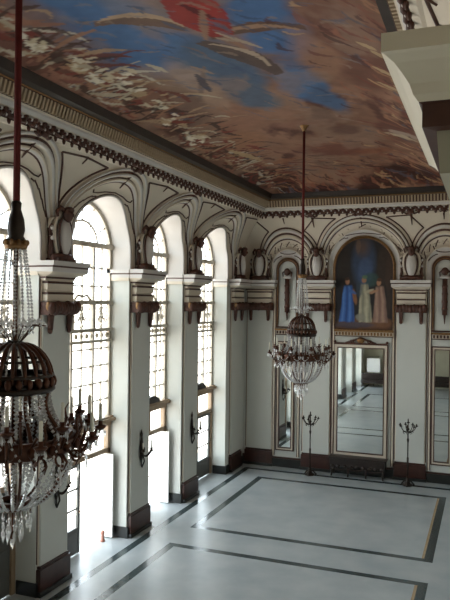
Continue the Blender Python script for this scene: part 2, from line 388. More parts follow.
# ------------------------------------------------------------------ ceiling and its painting
ce = MB(); ce.box(-0.8, 9.8, YN-0.4, 0.6, 10.45, 10.7, 'coffer')
ce.box(-0.8, 0.4, YN-0.4, 0.6, 9.74, 10.45, 'coffer'); ce.box(8.6, 9.8, YN-0.4, 0.6, 9.74, 10.45, 'coffer'); ce.box(0.4, 8.6, -.4, .6, 9.74, 10.45, 'coffer'); ce.box(0.4, 8.6, YN-.4, YN+.4, 9.74, 10.45, 'coffer')
ceil_o = struct(ce.build('ceiling'))
CX0, CX1, CY0, CY1 = 1.40, 7.15, YN+1.3, -1.40
def fnoise(x, y, seed, oct=4, fx=1.0, fy=1.0):
    r = np.random.default_rng(seed); out = np.zeros_like(x); amp = 1.0; tot = 0
    for k in range(oct):
        G = r.random((64, 64)); xx = x*fx*(2**k)+17.3*k; yy = y*fy*(2**k)+5.1*k
        xi = np.floor(xx).astype(int); yi = np.floor(yy).astype(int); u = xx-xi; v = yy-yi
        u = u*u*(3-2*u); v = v*v*(3-2*v)
        g = lambda a, b: G[a % 64, b % 64]
        out += amp*((g(xi,yi)*(1-u)+g(xi+1,yi)*u)*(1-v)+(g(xi,yi+1)*(1-u)+g(xi+1,yi+1)*u)*v); tot += amp; amp *= .55
    return out/tot
def blend(C, mask, col):
    c = np.array(srgb(*col)); m = np.clip(mask, 0, 1)[..., None]; C[:] = C*(1-m)+c*m
def ell(x, y, cx_, cy_, rx, ry, ang=0, soft=.35):
    a = math.radians(ang); dx, dy = x-cx_, y-cy_
    p = (dx*math.cos(a)+dy*math.sin(a))/rx; q = (-dx*math.sin(a)+dy*math.cos(a))/ry
    return np.clip((1-np.sqrt(p*p+q*q))/soft, 0, 1)
def ceil_pt(u, v):
    d = np.array(fw)+(u-225)/FPX*np.array(rt2)-(v-300)/FPX*np.array(up2); z = 9.9
    for _ in range(4):
        t = (z-6.0)/d[2]; x, y = 8.393+t*d[0], -23.518+t*d[1]
        e = min(x-CX0, CX1-x, y-CY0, CY1-y); z = 9.64+.5*math.sin(min(1, max(0, e/1.7))*PI/2)
    return x, y
def paint_grid(name, rows, cols, pts, C, matname, parent):
    me = bpy.data.meshes.new(name)
    idx = np.arange(rows*cols).reshape(rows, cols)
    f = np.stack([idx[:-1,:-1], idx[:-1,1:], idx[1:,1:], idx[1:,:-1]], -1).reshape(-1, 4)
    me.from_pydata(pts.reshape(-1, 3).tolist(), [], f.tolist())
    ca = me.color_attributes.new('paint', 'FLOAT_COLOR', 'POINT')
    ca.data.foreach_set('color', np.concatenate([C.reshape(-1, 3), np.ones((rows*cols, 1))], 1).astype(np.float32).ravel())
    me.materials.append(M[matname]); me.polygons.foreach_set('use_smooth', [True]*len(me.polygons))
    o = bpy.data.objects.new(name, me); COL.objects.link(o); o.parent = parent
    return o
nx, ny = 164, 620
gx, gy = np.meshgrid(np.linspace(CX0, CX1, nx), np.linspace(CY0, CY1, ny))
ed = np.minimum(np.minimum(gx-CX0, CX1-gx), np.minimum(gy-CY0, CY1-gy)); tt = np.clip(ed/1.7, 0, 1)
gz = 9.64+0.5*np.sin(tt*PI/2)
wx = gx+.5*(fnoise(gx, gy, 1, 4, 1.2, 1.2)-.5); wy = gy+.9*(fnoise(gx, gy, 2, 4, 1.2, 1.2)-.5)
C = np.zeros((ny, nx, 3)); C[:] = np.array(srgb(128, 92, 74))
blend(C, (fnoise(gx, gy, 3, 5, .8, .5)-.42)*5, (150, 112, 92))
blend(C, (fnoise(gx, gy, 4, 5, 1.6, .8)-.56)*8, (92, 58, 48))
def blob(u, v, rx, ry, ang, col, k=1.0, soft=.4, warp=True):
    x, y = ceil_pt(u, v); blend(C, k*ell(wx if warp else gx, wy if warp else gy, x, y, rx, ry, ang, soft), col)
def seg(u0, v0, u1, v1, wd, col, k=.9, bow=0.0):
    a = np.array(ceil_pt(u0, v0)); b = np.array(ceil_pt(u1, v1)); d = b-a; L = np.hypot(*d)+1e-6; d = d/L
    p = (gx-a[0])*d[0]+(gy-a[1])*d[1]; q = -(gx-a[0])*d[1]+(gy-a[1])*d[0]
    tn = np.clip(p/L, 0, 1); q = q-bow*4*tn*(1-tn)
    m = (np.abs(q) < wd*(1-.6*np.abs(2*tn-1)))*(p > 0)*(p < L); blend(C, k*m.astype(float), col)
# sky, clouds, darker borders
blob(110, 30, 1.0, 2.6, 0, (74, 106, 148)); blob(170, 55, .9, 2.2, 0, (76, 108, 150)); blob(225, 70, .8, 1.7, 0, (80, 98, 122)); blob(265, 20, .7, 2.2, 0, (76, 108, 152))
blob(305, 85, .55, 1.5, 0, (80, 112, 152)); blob(330, 100, .35, 1.2, 0, (78, 100, 132)); blob(250, 95, .6, 1.2, 0, (88, 100, 118))
blob(200, 85, .5, 1.3, 0, (168, 140, 118), .8); blob(235, 120, .8, 1.2, 0, (150, 108, 88), .8); blob(320, 55, .5, 1.6, 0, (156, 116, 94), .7)
blob(360, 60, .5, 2.6, 0, (104, 66, 54), .8); blob(340, 20, .6, 2.0, 0, (128, 88, 72), .7); blob(395, 130, .5, 1.3, 0, (96, 56, 46), .8)
blob(330, 150, 1.3, 1.0, 0, (112, 66, 54), .8); blob(20, 25, .7, 1.5, 0, (128, 100, 90), .8); blob(45, 70, .4, 2.0, 0, (112, 70, 58), .8)
blob(405, 135, .5, .25, 0, (176, 160, 146), .7); blob(300, 125, .9, .4, 0, (140, 100, 84), .7)
cn = (fnoise(gx, gy, 21, 5, 1.1, .7)-.55)*6
blend(C, np.clip(cn, 0, .5), (146, 120, 104))
for k in range(14): blob(250+16*k, 180-k*.2, .7, .75, 0, (58, 32, 28), .9)
blob(245, 140, .7, .9, 0, (158, 112, 84), .6); blob(285, 160, .6, .35, 0, (150, 96, 66), .6); blob(375, 150, .6, .4, 0, (138, 82, 56), .6); blob(400, 136, .5, .16, 0, (196, 178, 150), .8); blob(345, 128, .5, .5, 0, (84, 52, 46), .6)
blob(140, 12, .5, 1.0, 0, (134, 128, 132), .5); blob(160, 80, .35, .9, 0, (150, 124, 106), .6); blob(215, 100, .3, .9, 0, (164, 136, 116), .6); blob(75, 45, .3, 1.2, 0, (124, 106, 104), .6)
# winged figure with a red cloak in the middle (generic)
seg(94, 25, 186, 30, .22, (112, 88, 76), 1, -.26); seg(98, 22, 184, 26, .09, (178, 150, 124), 1, -.3); seg(210, 38, 306, 28, .2, (104, 78, 66), 1, -.2); seg(214, 36, 300, 30, .08, (164, 130, 106), 1, -.24); seg(200, 42, 280, 74, .26, (92, 76, 70), 1, -.14); seg(210, 44, 270, 66, .07, (176, 156, 136), 1, -.2)
seg(168, -8, 224, 36, .44, (146, 36, 34)); seg(205, -10, 208, 26, .20, (158, 52, 46)); seg(180, 4, 216, 20, .08, (90, 26, 28)); seg(202, 10, 206, 40, .08, (150, 116, 96)); seg(210, 48, 250, 62, .12, (84, 72, 68))
seg(214, 32, 262, 48, .05, (176, 158, 138)); seg(216, 38, 240, 42, .05, (160, 140, 122)); seg(204, 66, 200, 100, .07, (120, 100, 92)); seg(190, 66, 214, 74, .06, (150, 126, 110)); seg(196, 74, 210, 92, .09, (76, 70, 76))
for k in range(150):       # feathered strokes and cloud wisps over the sky
    rs = random.Random(100+k); u0, v0 = rs.uniform(60, 350), rs.uniform(-5, 120); du = rs.uniform(8, 30)
    seg(u0, v0, u0+du, v0+du*rs.uniform(-.1, .5), rs.uniform(.02, .06), rs.choice([(120,116,124),(92,100,118),(148,126,112),(70,84,112),(132,104,90),(58,72,100)]), .55, rs.uniform(-.1, .1))
# crowd along the left border: many small limbs, white and red cloth
ra = random.Random(5)
for k in range(420):
    t = ra.random(); x = CX0+.08+1.05*abs(ra.gauss(0, .45)); y = -2.2-15.5*t
    if x > 3.2: continue
    L = ra.uniform(.3, 1.0); wd = ra.uniform(.025, .075); an = math.radians(ra.uniform(45, 98)) if ra.random() < .75 else math.radians(ra.uniform(-10, 45))
    col = ra.choice([(188,174,150),(196,186,168),(160,116,90),(110,56,46),(126,58,48),(74,50,42),(64,44,38),(150,104,84),(92,60,50),(170,140,112)])
    d = (math.cos(an), math.sin(an)); p = (gx-x)*d[0]+(gy-y)*d[1]; q = -(gx-x)*d[1]+(gy-y)*d[0]; tn = np.clip(p/L, 0, 1)
    m = (np.abs(q-.12*np.sin(PI*tn)*ra.uniform(-1, 1)) < wd*(1-.6*np.abs(2*tn-1)))*(p > 0)*(p < L); blend(C, .85*m.astype(float), col)
for k in range(70):        # pale cloth among the crowd
    ca_, cb_ = ra.choice([((118, 78), 16), ((160, 118), 16), ((75, 62), 14), ((138, 96), 14), ((30, 45), 10), ((190, 140), 10), ((95, 75), 12)])
    u0 = ca_[0]+ra.gauss(0, cb_*.6); v0 = ca_[1]+ra.gauss(0, 5); du = ra.uniform(5, 14)
    seg(u0, v0, u0+du, v0+du*ra.uniform(-.3, .7), ra.uniform(.03, .07), ra.choice([(214,202,178),(200,184,156),(178,150,118),(226,216,196)]), .95, ra.uniform(-.05, .05))
for k in range(560):       # figures and drapery over the far end and right border
    if ra.random() < .5: x, y = ra.uniform(CX0+.3, CX1-.1), -1.6-4.2*abs(ra.gauss(0, .5))
    else: x, y = CX1-.1-1.5*abs(ra.gauss(0, .5)), ra.uniform(-20, -2)
    L = ra.uniform(.2, .7); wd = ra.uniform(.025, .08); an = ra.uniform(.35, 1.35)
    col = ra.choice([(150,96,74),(120,64,52),(88,48,42),(70,42,38),(166,120,92),(186,150,112),(132,82,66),(104,60,50),(92,86,96)])
    d = (math.cos(an), math.sin(an)); p = (gx-x)*d[0]+(gy-y)*d[1]; q = -(gx-x)*d[1]+(gy-y)*d[0]; tn = np.clip(p/L, 0, 1)
    m = (np.abs(q-.1*np.sin(PI*tn)) < wd*(1-.6*np.abs(2*tn-1)))*(p > 0)*(p < L); blend(C, .7*m.astype(float), col)
for (u, v, u2, v2) in ((370,50,392,62),(372,66,396,78),(378,82,404,94),(356,42,376,50),(230,150,262,160)): seg(u, v, u2, v2, .09, (184, 158, 122), .9)
C *= (0.74+.34*fnoise(gx, gy, 9, 4, 5, 5))[..., None]
mur = paint_grid('mural', ny, nx, np.stack([gx, gy, gz], -1), C, 'paint', ceil_o)
mur['label'] = 'ceiling painting of winged figures in a blue and brown sky'

# ------------------------------------------------------------------ pilasters
def make_pilaster():
    r = struct(empty('trim_1'))
    p = MB(); p.wb(-.56, .56, 0, .14, 0, .10, 'dark'); p.wb(-.53, .53, 0, .11, .10, .54, 'red'); p.wb(-.50, .50, 0, .085, .54, .60, 'red'); p.build('plinth', r, .012)
    s = MB(); s.wb(-.47, .47, 0, .06, .6, 5.95, 'shaft'); s.wb(-.50, -.47, 0, .03, .6, 6.4, 'plaster'); s.wb(.47, .50, 0, .03, .6, 6.4, 'plaster')
    s.wb(-.53, -.50, 0, .012, .64, 6.4, 'brown'); s.wb(.50, .53, 0, .012, .64, 6.4, 'brown'); s.build('shaft', r, .006)
    n = MB(); n.wb(-.44, .44, 0, .12, 5.85, 6.40, 'plaster')
    for z in (5.95, 6.17): n.wb(-.46, .46, 0, .15, z, z+.13, 'plaster'); n.wb(-.47, .47, 0, .165, z+.13, z+.175, 'brown')
    n.build('necking', r, .008)
    # capital: cyma then slab, mitred on three sides
    c = MB(); prof = [(.12, 6.36), (.13, 6.40), (.155, 6.405), (.155, 6.44), (.165, 6.445), (.20, 6.46), (.26, 6.475), (.33, 6.50), (.38, 6.53), (.39, 6.54), (.39, 6.62), (.40, 6.625), (.40, 6.655), (.43, 6.66), (.43, 6.75)]
    rows = [[(-.45-d*.48, 0, z), (-.45-d*.48, -d, z), (.45+d*.48, -d, z), (.45+d*.48, 0, z)] for d, z in prof]
    mm = ['plaster', 'brown', 'brown', 'plaster', 'plaster', 'plaster', 'plaster', 'plaster', 'white', 'white', 'brown', 'brown', 'white', 'white']
    for i in range(len(rows)-1): c.grid(rows[i:i+2], mm[i], False)
    c.add(rows[-1], [(0,1,2,3)], 'white'); c.add(rows[0], [(0,1,2,3)], 'plaster')
    c.build('capital', r)
    d = MB()                       # bronze-brown swagged cushion under the necking
    d.wb(-.50, .50, 0, .22, 5.66, 5.93, 'drape')
    for i in range(9):
        x = -.44+.11*i; d.ball((x, -.24, 5.80-.02*math.sin(i*2.1)), .125, 'drape', .75, .8+.1*math.sin(i*1.7), 1.1, 8, 6)
    for sg in (-1, 1):
        d.tube([(sg*.33, -.15, 5.80), (sg*.33, -.14, 5.62), (sg*.33, -.13, 5.36)], .085, 'drape', 8, r1=.055)
        d.ball((sg*.33, -.13, 5.34), .06, 'drape', 1, .8, 1.2, 8, 5)
        d.ball((sg*.49, -.20, 5.84), .075, 'gold', .6, .9, 1.3, 8, 6)
    d.build('drape_ornament', r)
    return r
pil = make_pilaster(); k = 1
first = True
spots = [((0, (a+b)/2, 0), LEFT) for a, b in PIERS]+[((0, -.98, 0), LEFT)]+[((x, 0, 0), ENDW) for x in (0.62, 2.75, 5.99, 8.0)]
for loc, rz in spots:
    o = pil if first else copy_tree(pil)
    first = False; o.location = loc; o.rotation_euler = (0, 0, rz); o.name = 'trim_%d' % k; k += 1
# heavy right-hand pilaster head beside the viewer
def right_head(s0, s1, name):
    r = struct(empty(name, (XR, 0, 0), RIGHT))
    m = MB(); prof = [(.30, 6.40), (.31, 6.53), (.315, 6.53), (.35, 6.535), (.35, 6.605), (.36, 6.61), (.375, 6.63), (.385, 6.66), (.405, 6.69), (.425, 6.715), (.45, 6.735), (.46, 6.74), (.46, 6.795)]
    # left and front faces run together round the block
    rows = [[(s0+.46-d, 0.1, z), (s0+.46-d, -d, z), (s1-.46+d, -d, z), (s1-.46+d, 0.1, z)] for d, z in prof]
    mm = ['green', 'brown', 'brown', 'brown', 'brown']+['pale']*8
    for i in range(len(rows)-1): m.grid(rows[i:i+2], mm[i], False)
    m.add(rows[-1], [(0,1,2,3)], 'green'); m.add(rows[0], [(0,1,2,3)], 'green'); m.build('capital', r)
    s = MB(); s.wb(s0+.2, s1-.2, -.1, .06, .6, 6.42, 'shaft'); s.build('shaft', r)
    p = MB(); p.wb(s0+.15, s1-.15, -.1, .14, 0, .6, 'red'); p.build('plinth', r, .01)
for i, (a, b) in enumerate(((19.75, 21.5), (16.3, 17.8), (13.7, 15.1), (10.9, 12.3), (7.4, 8.7), (4.2, 5.5))): right_head(a, b, 'trim_%d' % (k+i))

# ------------------------------------------------------------------ cartouches over the capitals
def make_cartouche():
    r = empty('cartouche')
    s = MB(); s.ball((0, -.20, .50), .40, 'white', .50, .40, 1.0, 16, 10); s.build('shield', r)
    f = MB()
    f.tube([(.235*math.cos(2*PI*k/28)*(1+.18*math.sin(2*PI*k/28)), -.24, .50+.42*math.sin(2*PI*k/28)) for k in range(28)], .024, 'brown', 6, closed=True)
    f.tube([(.30*math.cos(2*PI*k/28)*(1+.2*math.sin(2*PI*k/28)), -.15, .50+.47*math.sin(2*PI*k/28)) for k in range(28)], .05, 'plaster', 6, closed=True)
    f.build('shield_frame', r)
    h = MB(); h.ball((0, -.30, .95), .13, 'drape', 1, .9, 1.25, 10, 8); h.ball((0, -.34, 1.04), .10, 'drape', 1.3, .9, .7, 10, 6); h.ball((0, -.42, .93), .03, 'drape', 1, 1, 1.4, 6, 5)
    for g in (-1, 1): h.tube([(g*.08, -.26, 1.02), (g*.20, -.24, 1.08), (g*.28, -.2, 1.0), (g*.24, -.2, .90)], .055, 'drape', 7, r1=.03)
    h.build('crest_mask', r)
    for g in (-1, 1):
        v = MB()
        v.tube([(g*(.36+.07*math.cos(a)*(1-a/14)), -.12, .62+.13*math.sin(a)*(1-a/14)) for a in [q*.5 for q in range(20)]], .032, 'brown', 6)
        v.ball((g*.40, -.16, .66), .045, 'white'); v.ball((g*.39, -.16, .46), .04, 'white')
        v.tube([(g*.30, -.12, .88), (g*.40, -.10, .80), (g*.42, -.10, .66)], .035, 'plaster', 6)
        v.tube([(g*.38, -.12, .50), (g*.36, -.12, .30), (g*.40, -.12, .12)], .045, 'brown', 6, r1=.06)
        v.build('scroll', r)
    b = MB(); b.tube([(-.40, -.16, .06), (-.2, -.24, .10), (0, -.28, .08), (.2, -.24, .10), (.40, -.16, .06)], .075, 'drape', 8); b.box(-.36, .36, -.30, 0, 0, .07, 'drape'); b.build('scroll_base', r)
    return r
car = make_cartouche()
cspots = [((0, -9.0, CAP), LEFT, '')]
def pc(i): return sum(PIERS[i])/2
CS = [(0, pc(2), LEFT, 'white shield cartouche on the window pier beside the nearer chandelier'),
      (0, pc(1), LEFT, 'white shield cartouche on the window pier between the two open white doors'),
      (0, pc(0), LEFT, 'white shield cartouche on the window pier next before the corner of the hall'),
      (0, -.98, LEFT, 'white shield cartouche on the window wall tight in the corner of the hall'),
      (.62, 0, ENDW, 'white shield cartouche on the end wall tight in the left corner'),
      (2.75, 0, ENDW, 'white shield cartouche between the left niche and the arched painting, behind the chandelier rod'),
      (5.99, 0, ENDW, 'white shield cartouche right of the arched painting')]
for i, (x, y, rz, lab) in enumerate(CS):
    o = car if i == 0 else copy_tree(car)
    o.location = (x, y, CAP); o.rotation_euler = (0, 0, rz); o.scale = (.88, 1, 1.03); tag(o, lab, 'cartouche', 'plaster cartouches over the capitals')

# ------------------------------------------------------------------ windows and doors
def make_window(n, b):
    hw = b['hw']; c = b['c']; zs, za = 7.12, 8.36
    r = struct(empty('window_%d' % n, (0, c, 0), LEFT))
    D0, D1 = -.60, -.50; inn = [(.97, 0)]
    fr = MB()
    out = arcpts(0, hw, 3.05, zs, za); ins = arcpts(0, hw-.09, 3.05, zs, za-.09)
    for dd in (D0, D1): fr.grid([[(p[0], -dd, p[1]) for p in out], [(p[0], -dd, p[1]) for p in ins]], 'frame', False)
    fr.grid([[(p[0], -D0, p[1]) for p in ins], [(p[0], -D1, p[1]) for p in ins]], 'frame', False)
    lim = lambda s: zs+(za-zs)*math.sqrt(max(0, 1-(s/hw)**2))
    for s in (-hw*.36, hw*.36): fr.wb(s-.035, s+.035, D0, D1, 3.05, 7.3, 'frame')
    for s in (-hw*.68, 0, hw*.68): fr.wb(s-.014, s+.014, D0+.02, D1-.02, 3.05, 7.3, 'frame')
    for z in (3.5, 3.93, 4.36, 4.78, 6.3, 6.75): fr.wb(-hw+.05, hw-.05, D0+.02, D1-.02, z-.016, z+.016, 'frame')
    fr.wb(-hw+.02, hw-.02, D0-.02, D1+.05, 7.24, 7.36, 'frame')
    # fan light: an inner arc and radiating bars
    e = lambda k, a: (-(hw-.02)*k*math.cos(a), -(D0+D1)/2, 7.30+(za-7.30)*k*math.sin(a))
    fr.tube([e(.52, PI*q/20) for q in range(21)], .03, 'frame', 6)
    for a in (.16, .36, .5, .64, .84): fr.tube([e(.52, PI*a), e(.97, PI*a)], .018, 'frame', 5)
    for s in (-.25, .25): fr.tube([(s*hw, -(D0+D1)/2, 7.3), (s*hw, -(D0+D1)/2, 7.3+(za-7.3)*.45)], .015, 'frame', 5)
    fr.build('window_frame', r)
    pn = MB(); pts = [(p[0], .555, p[1]) for p in arcpts(0, hw-.05, 3.05, zs, za-.05)]
    pn.add(pts, [tuple(range(len(pts)))], 'glass'); pn.build('pane', r)
    g = MB()                        # ornamental balcony band
    g.wb(-hw+.03, hw-.03, D0, D1+.06, 5.86, 5.96, 'frame'); g.wb(-hw+.03, hw-.03, D0, D1+.06, 5.20, 5.28, 'frame'); g.wb(-hw+.03, hw-.03, D0, D1+.06, 4.94, 5.0, 'frame')
    for k in range(11):
        s = -hw+.15+(2*hw-.3)*k/10; g.ball((s, -(D0+D1)/2, 5.10), .07, 'frame', 1, .6, 1, 6, 4)
    for s in (-hw*.68, 0, hw*.68):
        for sg in (-1, 1):
            g.tube([(s+sg*(.03+.10*math.sin(a*.8)), -(D0+D1)/2, 5.3+.085*a) for a in [q*.5 for q in range(13)]], .014, 'frame', 5)
            g.tube([(s+sg*(.12+.06*math.cos(a)), -(D0+D1)/2, 5.58+.10*math.sin(a)) for a in [q*.6 for q in range(11)]], .012, 'frame', 5)
    for q in range(9):
        s = -hw+.2+(2*hw-.4)*q/8; sg = -1 if q % 2 else 1
        g.tube([(s+sg*.07*(1-a/9)*math.cos(a), -(D0+D1)/2, 5.48+.12*(1-a/9)*math.sin(a)) for a in [u*.5 for u in range(15)]], .013, 'frame', 5)
        g.tube([(s-sg*.06*(1-a/9)*math.cos(a), -(D0+D1)/2, 5.72+.09*(1-a/9)*math.sin(a)) for a in [u*.5 for u in range(15)]], .012, 'frame', 5)
    for s in (-hw*.36, hw*.36): g.wb(s-.06, s+.06, D0, D1+.02, 5.28, 5.86, 'frame')
    g.tube([(-.35, .53, 5.95), (-.2, .53, 6.08), (0, .53, 6.05), (.2, .53, 6.08), (.35, .53, 5.95)], .03, 'frame', 6)
    g.build('ornamental_grille', r)
    return r
def make_door(n, b, openleaf):
    hw = b['hw']; c = b['c']
    r = struct(empty('door_%d' % n, (0, c, 0), LEFT))
    f = MB()
    for s in (-1, 1): f.wb(min(s*hw, s*(hw-.12)), max(s*hw, s*(hw-.12)), -.62, -.48, 0, 2.95, 'tan')
    f.wb(-hw, hw, -.62, -.48, 2.14, 2.26, 'tan'); f.wb(-hw, hw, -.62, -.46, 2.82, 2.95, 'tan'); f.wb(-.05, .05, -.6, -.5, 2.2, 2.9, 'tan')
    f.build('door_frame', r, .006)
    l = MB(); l.wb(-hw, hw, -.62, -.34, 2.95, 3.02, 'tan'); l.wb(-hw, hw, -.62, -.40, 3.02, 3.06, 'tan')
    l.prism_s([(.42*math.cos(PI*q/16), 3.06+.20*math.sin(PI*q/16)) for q in range(17)], -.52, -.40, 'iron'); l.build('door_hood', r)
    t = MB(); t.add([(-hw+.1, .55, 2.26), (hw-.1, .55, 2.26), (hw-.1, .55, 2.82), (-hw+.1, .55, 2.82)], [(0,1,2,3)], 'glass'); t.build('transom_pane', r)
    def leaf(s0, s1, par):
        m = MB(); w_ = .09
        m.wb(s0, s0+w_, -.58, -.52, .02, 2.13, 'leaf'); m.wb(s1-w_, s1, -.58, -.52, .02, 2.13, 'leaf')
        for z0, z1 in ((.02, .62), (2.04, 2.13), (1.05, 1.09), (1.52, 1.56)): m.wb(s0+w_, s1-w_, -.57, -.53, z0, z1, 'leaf')
        m.wb(s0+w_+.06, s1-w_-.06, -.53, -.515, .12, .52, 'leaf')
        o = m.build('door_leaf', par, .004)
        gm = MB(); gm.add([(s0+w_, .55, .6), (s1-w_, .55, .6), (s1-w_, .55, 2.05), (s0+w_, .55, 2.05)], [(0,1,2,3)], 'glass'); gm.build('leaf_pane', o)
        hm = MB(); hm.tube([(s1-.05, .52, 1.0), (s1-.05, .46, 1.0), (s1-.14, .46, 1.0)], .012, 'gold', 6); hm.build('door_handle', o)
    if n == 4:
        for s0, s1 in ((-hw+.12, -.01), (.01, hw-.12)):
            m = MB(); m.wb(s0, s1, -.58, -.53, .02, 2.13, 'leaf'); m.wb(s0+.1, s1-.1, -.53, -.515, .15, .95, 'leaf'); m.wb(s0+.1, s1-.1, -.53, -.515, 1.1, 2.0, 'leaf'); m.build('door_leaf', r, .004)
        return r
    leaf(-hw+.12, 0.0, r)
    if not openleaf: leaf(0.0, hw-.12, r)
    else:
        m = MB(); s1 = hw-.13
        m.wb(s1-.045, s1, -.95, -.30, .03, 2.12, 'shutter')
        for z0, z1 in ((.15, .95), (1.1, 1.98)): m.wb(s1-.055, s1-.045, -.86, -.39, z0, z1, 'shutter')
        q = m.build('shutter_leaf', r, .004); q['label'] = 'white shutter leaf folded open'
    return r
for i, b in enumerate(BAYS[:6]):
    make_window(i+1, b); make_door(i+1, b, i in (1, 2, 4))
cb = MB(); b = BAYS[6]; cb.wb(-b['hw'], b['hw'], -.62, -.54, 3.05, 8.4, 'leaf'); make_door(7, b, True)  # unseen upper panel added to block daylight here; open door below lets some in
for q in range(4): cb.wb(-b['hw']+.08, -.04, -.54, -.52, 3.1+1.3*q, 4.3+1.3*q, 'leaf'); cb.wb(.04, b['hw']-.08, -.54, -.52, 3.1+1.3*q, 4.3+1.3*q, 'leaf')
o = struct(cb.build('window_7')); o.location = (0, b['c'], 0); o.rotation_euler = (0, 0, LEFT)
# dark skirting between the piers is only at the blind end of each reveal; end wall skirting
bb = MB()
for a, b in edges[:6]: bb.wb(a-.02, b+.02, -.45, .05, 0, .28, 'dark')
o = struct(bb.build('baseboard_left')); o.rotation_euler = (0, 0, LEFT)
bb = MB(); bb.wb(0, 8.6, 0, .07, 0, .30, 'dark'); bb.wb(0, 8.6, 0, .05, .30, .36, 'red'); struct(bb.build('baseboard_end'))

# ------------------------------------------------------------------ end wall panels: ledges, niches, mirrors, painting
tn = 40
def panel_trim(s0, s1):
    global tn
    m = MB()
    for s in (s0, s1):
        m.wb(s-.05, s-.02, 0, .03, .4, 6.6, 'brown'); m.wb(s-.02, s+.03, 0, .045, .4, 6.6, 'plaster'); m.wb(s+.03, s+.05, 0, .03, .4, 6.6, 'brown')
    o = struct(m.build('trim_%d' % tn)); tn += 1
panel_trim(1.17, 2.09); panel_trim(3.34, 5.40); panel_trim(6.60, 7.52)
def ledge(s0, s1, z):
    global tn
    m = MB(); m.wb(s0, s1, 0, .16, z, z+.06, 'gold'); m.wb(s0+.03, s1-.03, 0, .10, z-.14, z, 'plaster'); m.wb(s0+.02, s1-.02, 0, .12, z-.17, z-.14, 'brown')
    s = s0+.06
    while s < s1-.08: m.wb(s, s+.055, .10, .135, z-.12, z-.02, 'gold' if s0 > 3 and s0 < 4 else 'brown'); s += .11
    struct(m.build('trim_%d' % tn)); tn += 1
ledge(1.22, 2.06, 4.95); ledge(3.38, 5.42, 4.97); ledge(6.65, 7.48, 4.95)
def niche(c):
    global tn
    m = MB()
    for hw, r, mm in ((.40, .030, 'brown'), (.335, .02, 'brown'), (.37, .022, 'gold')):
        pts = [(p[0], -.03, p[1]) for p in arcpts(c, hw, 5.06, 7.12, 7.12+hw)]
        m.tube(pts, r, mm, 6, closed=True)
    struct(m.build('trim_%d' % tn)); tn += 1
niche(1.64); niche(7.06)
def make_mirror(hw, z0, z1, crest):
    r = empty('wall_mirror'); H = z1-z0
    f = MB()
    def ring(a, d, m, wdt):
        f.wb(-hw+a, -hw+a+wdt, 0, d, a, H-a, m); f.wb(hw-a-wdt, hw-a, 0, d, a, H-a, m); f.wb(-hw+a+wdt, hw-a-wdt, 0, d, a, a+wdt, m); f.wb(-hw+a+wdt, hw-a-wdt, 0, d, H-a-wdt, H-a, m)
    ring(0, .07, 'brown', .035); ring(.035, .05, 'plaster', .09 if crest else .055); k = .125 if crest else .09; ring(k, .06, 'brown', .03)
    f.build('mirror_frame', r)
    g = MB(); a = k+.02; g.wb(-hw+a, hw-a, .005, .02, a, H-a, 'silver'); g.build('mirror_glass', r)
    if crest:
        c = MB(); c.tube([(-.55, -.06, H), (-.3, -.07, H+.10), (0, -.08, H+.20), (.3, -.07, H+.10), (.55, -.06, H)], .035, 'drape', 7)
        c.ball((0, -.07, H+.13), .11, 'gold', 1.3, .5, 1, 10, 6); c.wb(-.9, .9, .0, .09, H-.02, H+.03, 'drape')
        for g_ in (-1, 1): c.tube([(g_*(.30+.08*math.cos(a)*(1-a/12)), -.06, H+.07+.06*math.sin(a)*(1-a/12)) for a in [q*.5 for q in range(16)]], .018, 'drape', 6); c.ball((g_*.9, -.05, H+.06), .05, 'drape')
        c.build('mirror_crest', r)
    return r
m1 = make_mirror(.94, .62, 4.55, True); m1.location = (4.30, 0, .62); tag(m1, 'wide tall wall mirror with a carved crest, below the arched painting', 'mirror', 'tall mirrors on the end wall')
m2 = make_mirror(.34, .60, 4.55, False); m2.location = (1.60, 0, .60); tag(m2, 'narrow tall wall mirror behind the farther chandelier, left of the wide mirror', 'mirror', 'tall mirrors on the end wall')
m3 = copy_tree(m2); m3.location = (7.0, 0, .60); tag(m3, 'narrow tall wall mirror right of the wide mirror, cut by the edge of the photo', 'mirror', 'tall mirrors on the end wall')
# arched painting
pt = empty('arched_painting', (4.38, 0, 5.05)); tag(pt, 'large arched painting of robed figures, one in blue, over the wide mirror', 'painting')
hw, H0, HS, HA = 1.0, 0.0, 2.15, 3.17
na, nb = 110, 170
S, T = np.meshgrid(np.linspace(-hw, hw, na), np.linspace(0, 1, nb)); top = HS+(HA-HS)*np.sqrt(np.clip(1-(S/hw)**2, 0, 1)); Zp = top*T
P = np.zeros((nb, na, 3)); P[:] = np.array(srgb(46, 44, 44)); px = S+.05*(fnoise(S, Zp, 31, 4, 3, 3)-.5); pz = Zp+.1*(fnoise(S, Zp, 32, 4, 3, 3)-.5)
def pb(c0, c1, rx, rz_, col, k=1, ang=0, soft=.35): blend(P, k*ell(px, pz, c0, c1, rx, rz_, ang, soft), col)
pb(0, 2.3, .5, 1.0, (58, 70, 92)); pb(.05, 2.0, .3, .6, (74, 92, 124), .8); pb(-.05, 2.85, .34, .45, (98, 78, 66), .8, 0, .8); pb(-.2, 2.9, .1, .3, (120, 96, 78), .6); pb(.7, 2.2, .3, .9, (62, 52, 46)); pb(-.7, 2.2, .25, .9, (50, 44, 40)); pb(.25, 1.75, .3, .3, (60, 84, 80), .8)
pb(0, .1, 1.2, .35, (104, 74, 56)); pb(.6, .25, .5, .2, (120, 84, 60), .7); pb(-.3, .15, .8, .12, (70, 70, 84), .7)
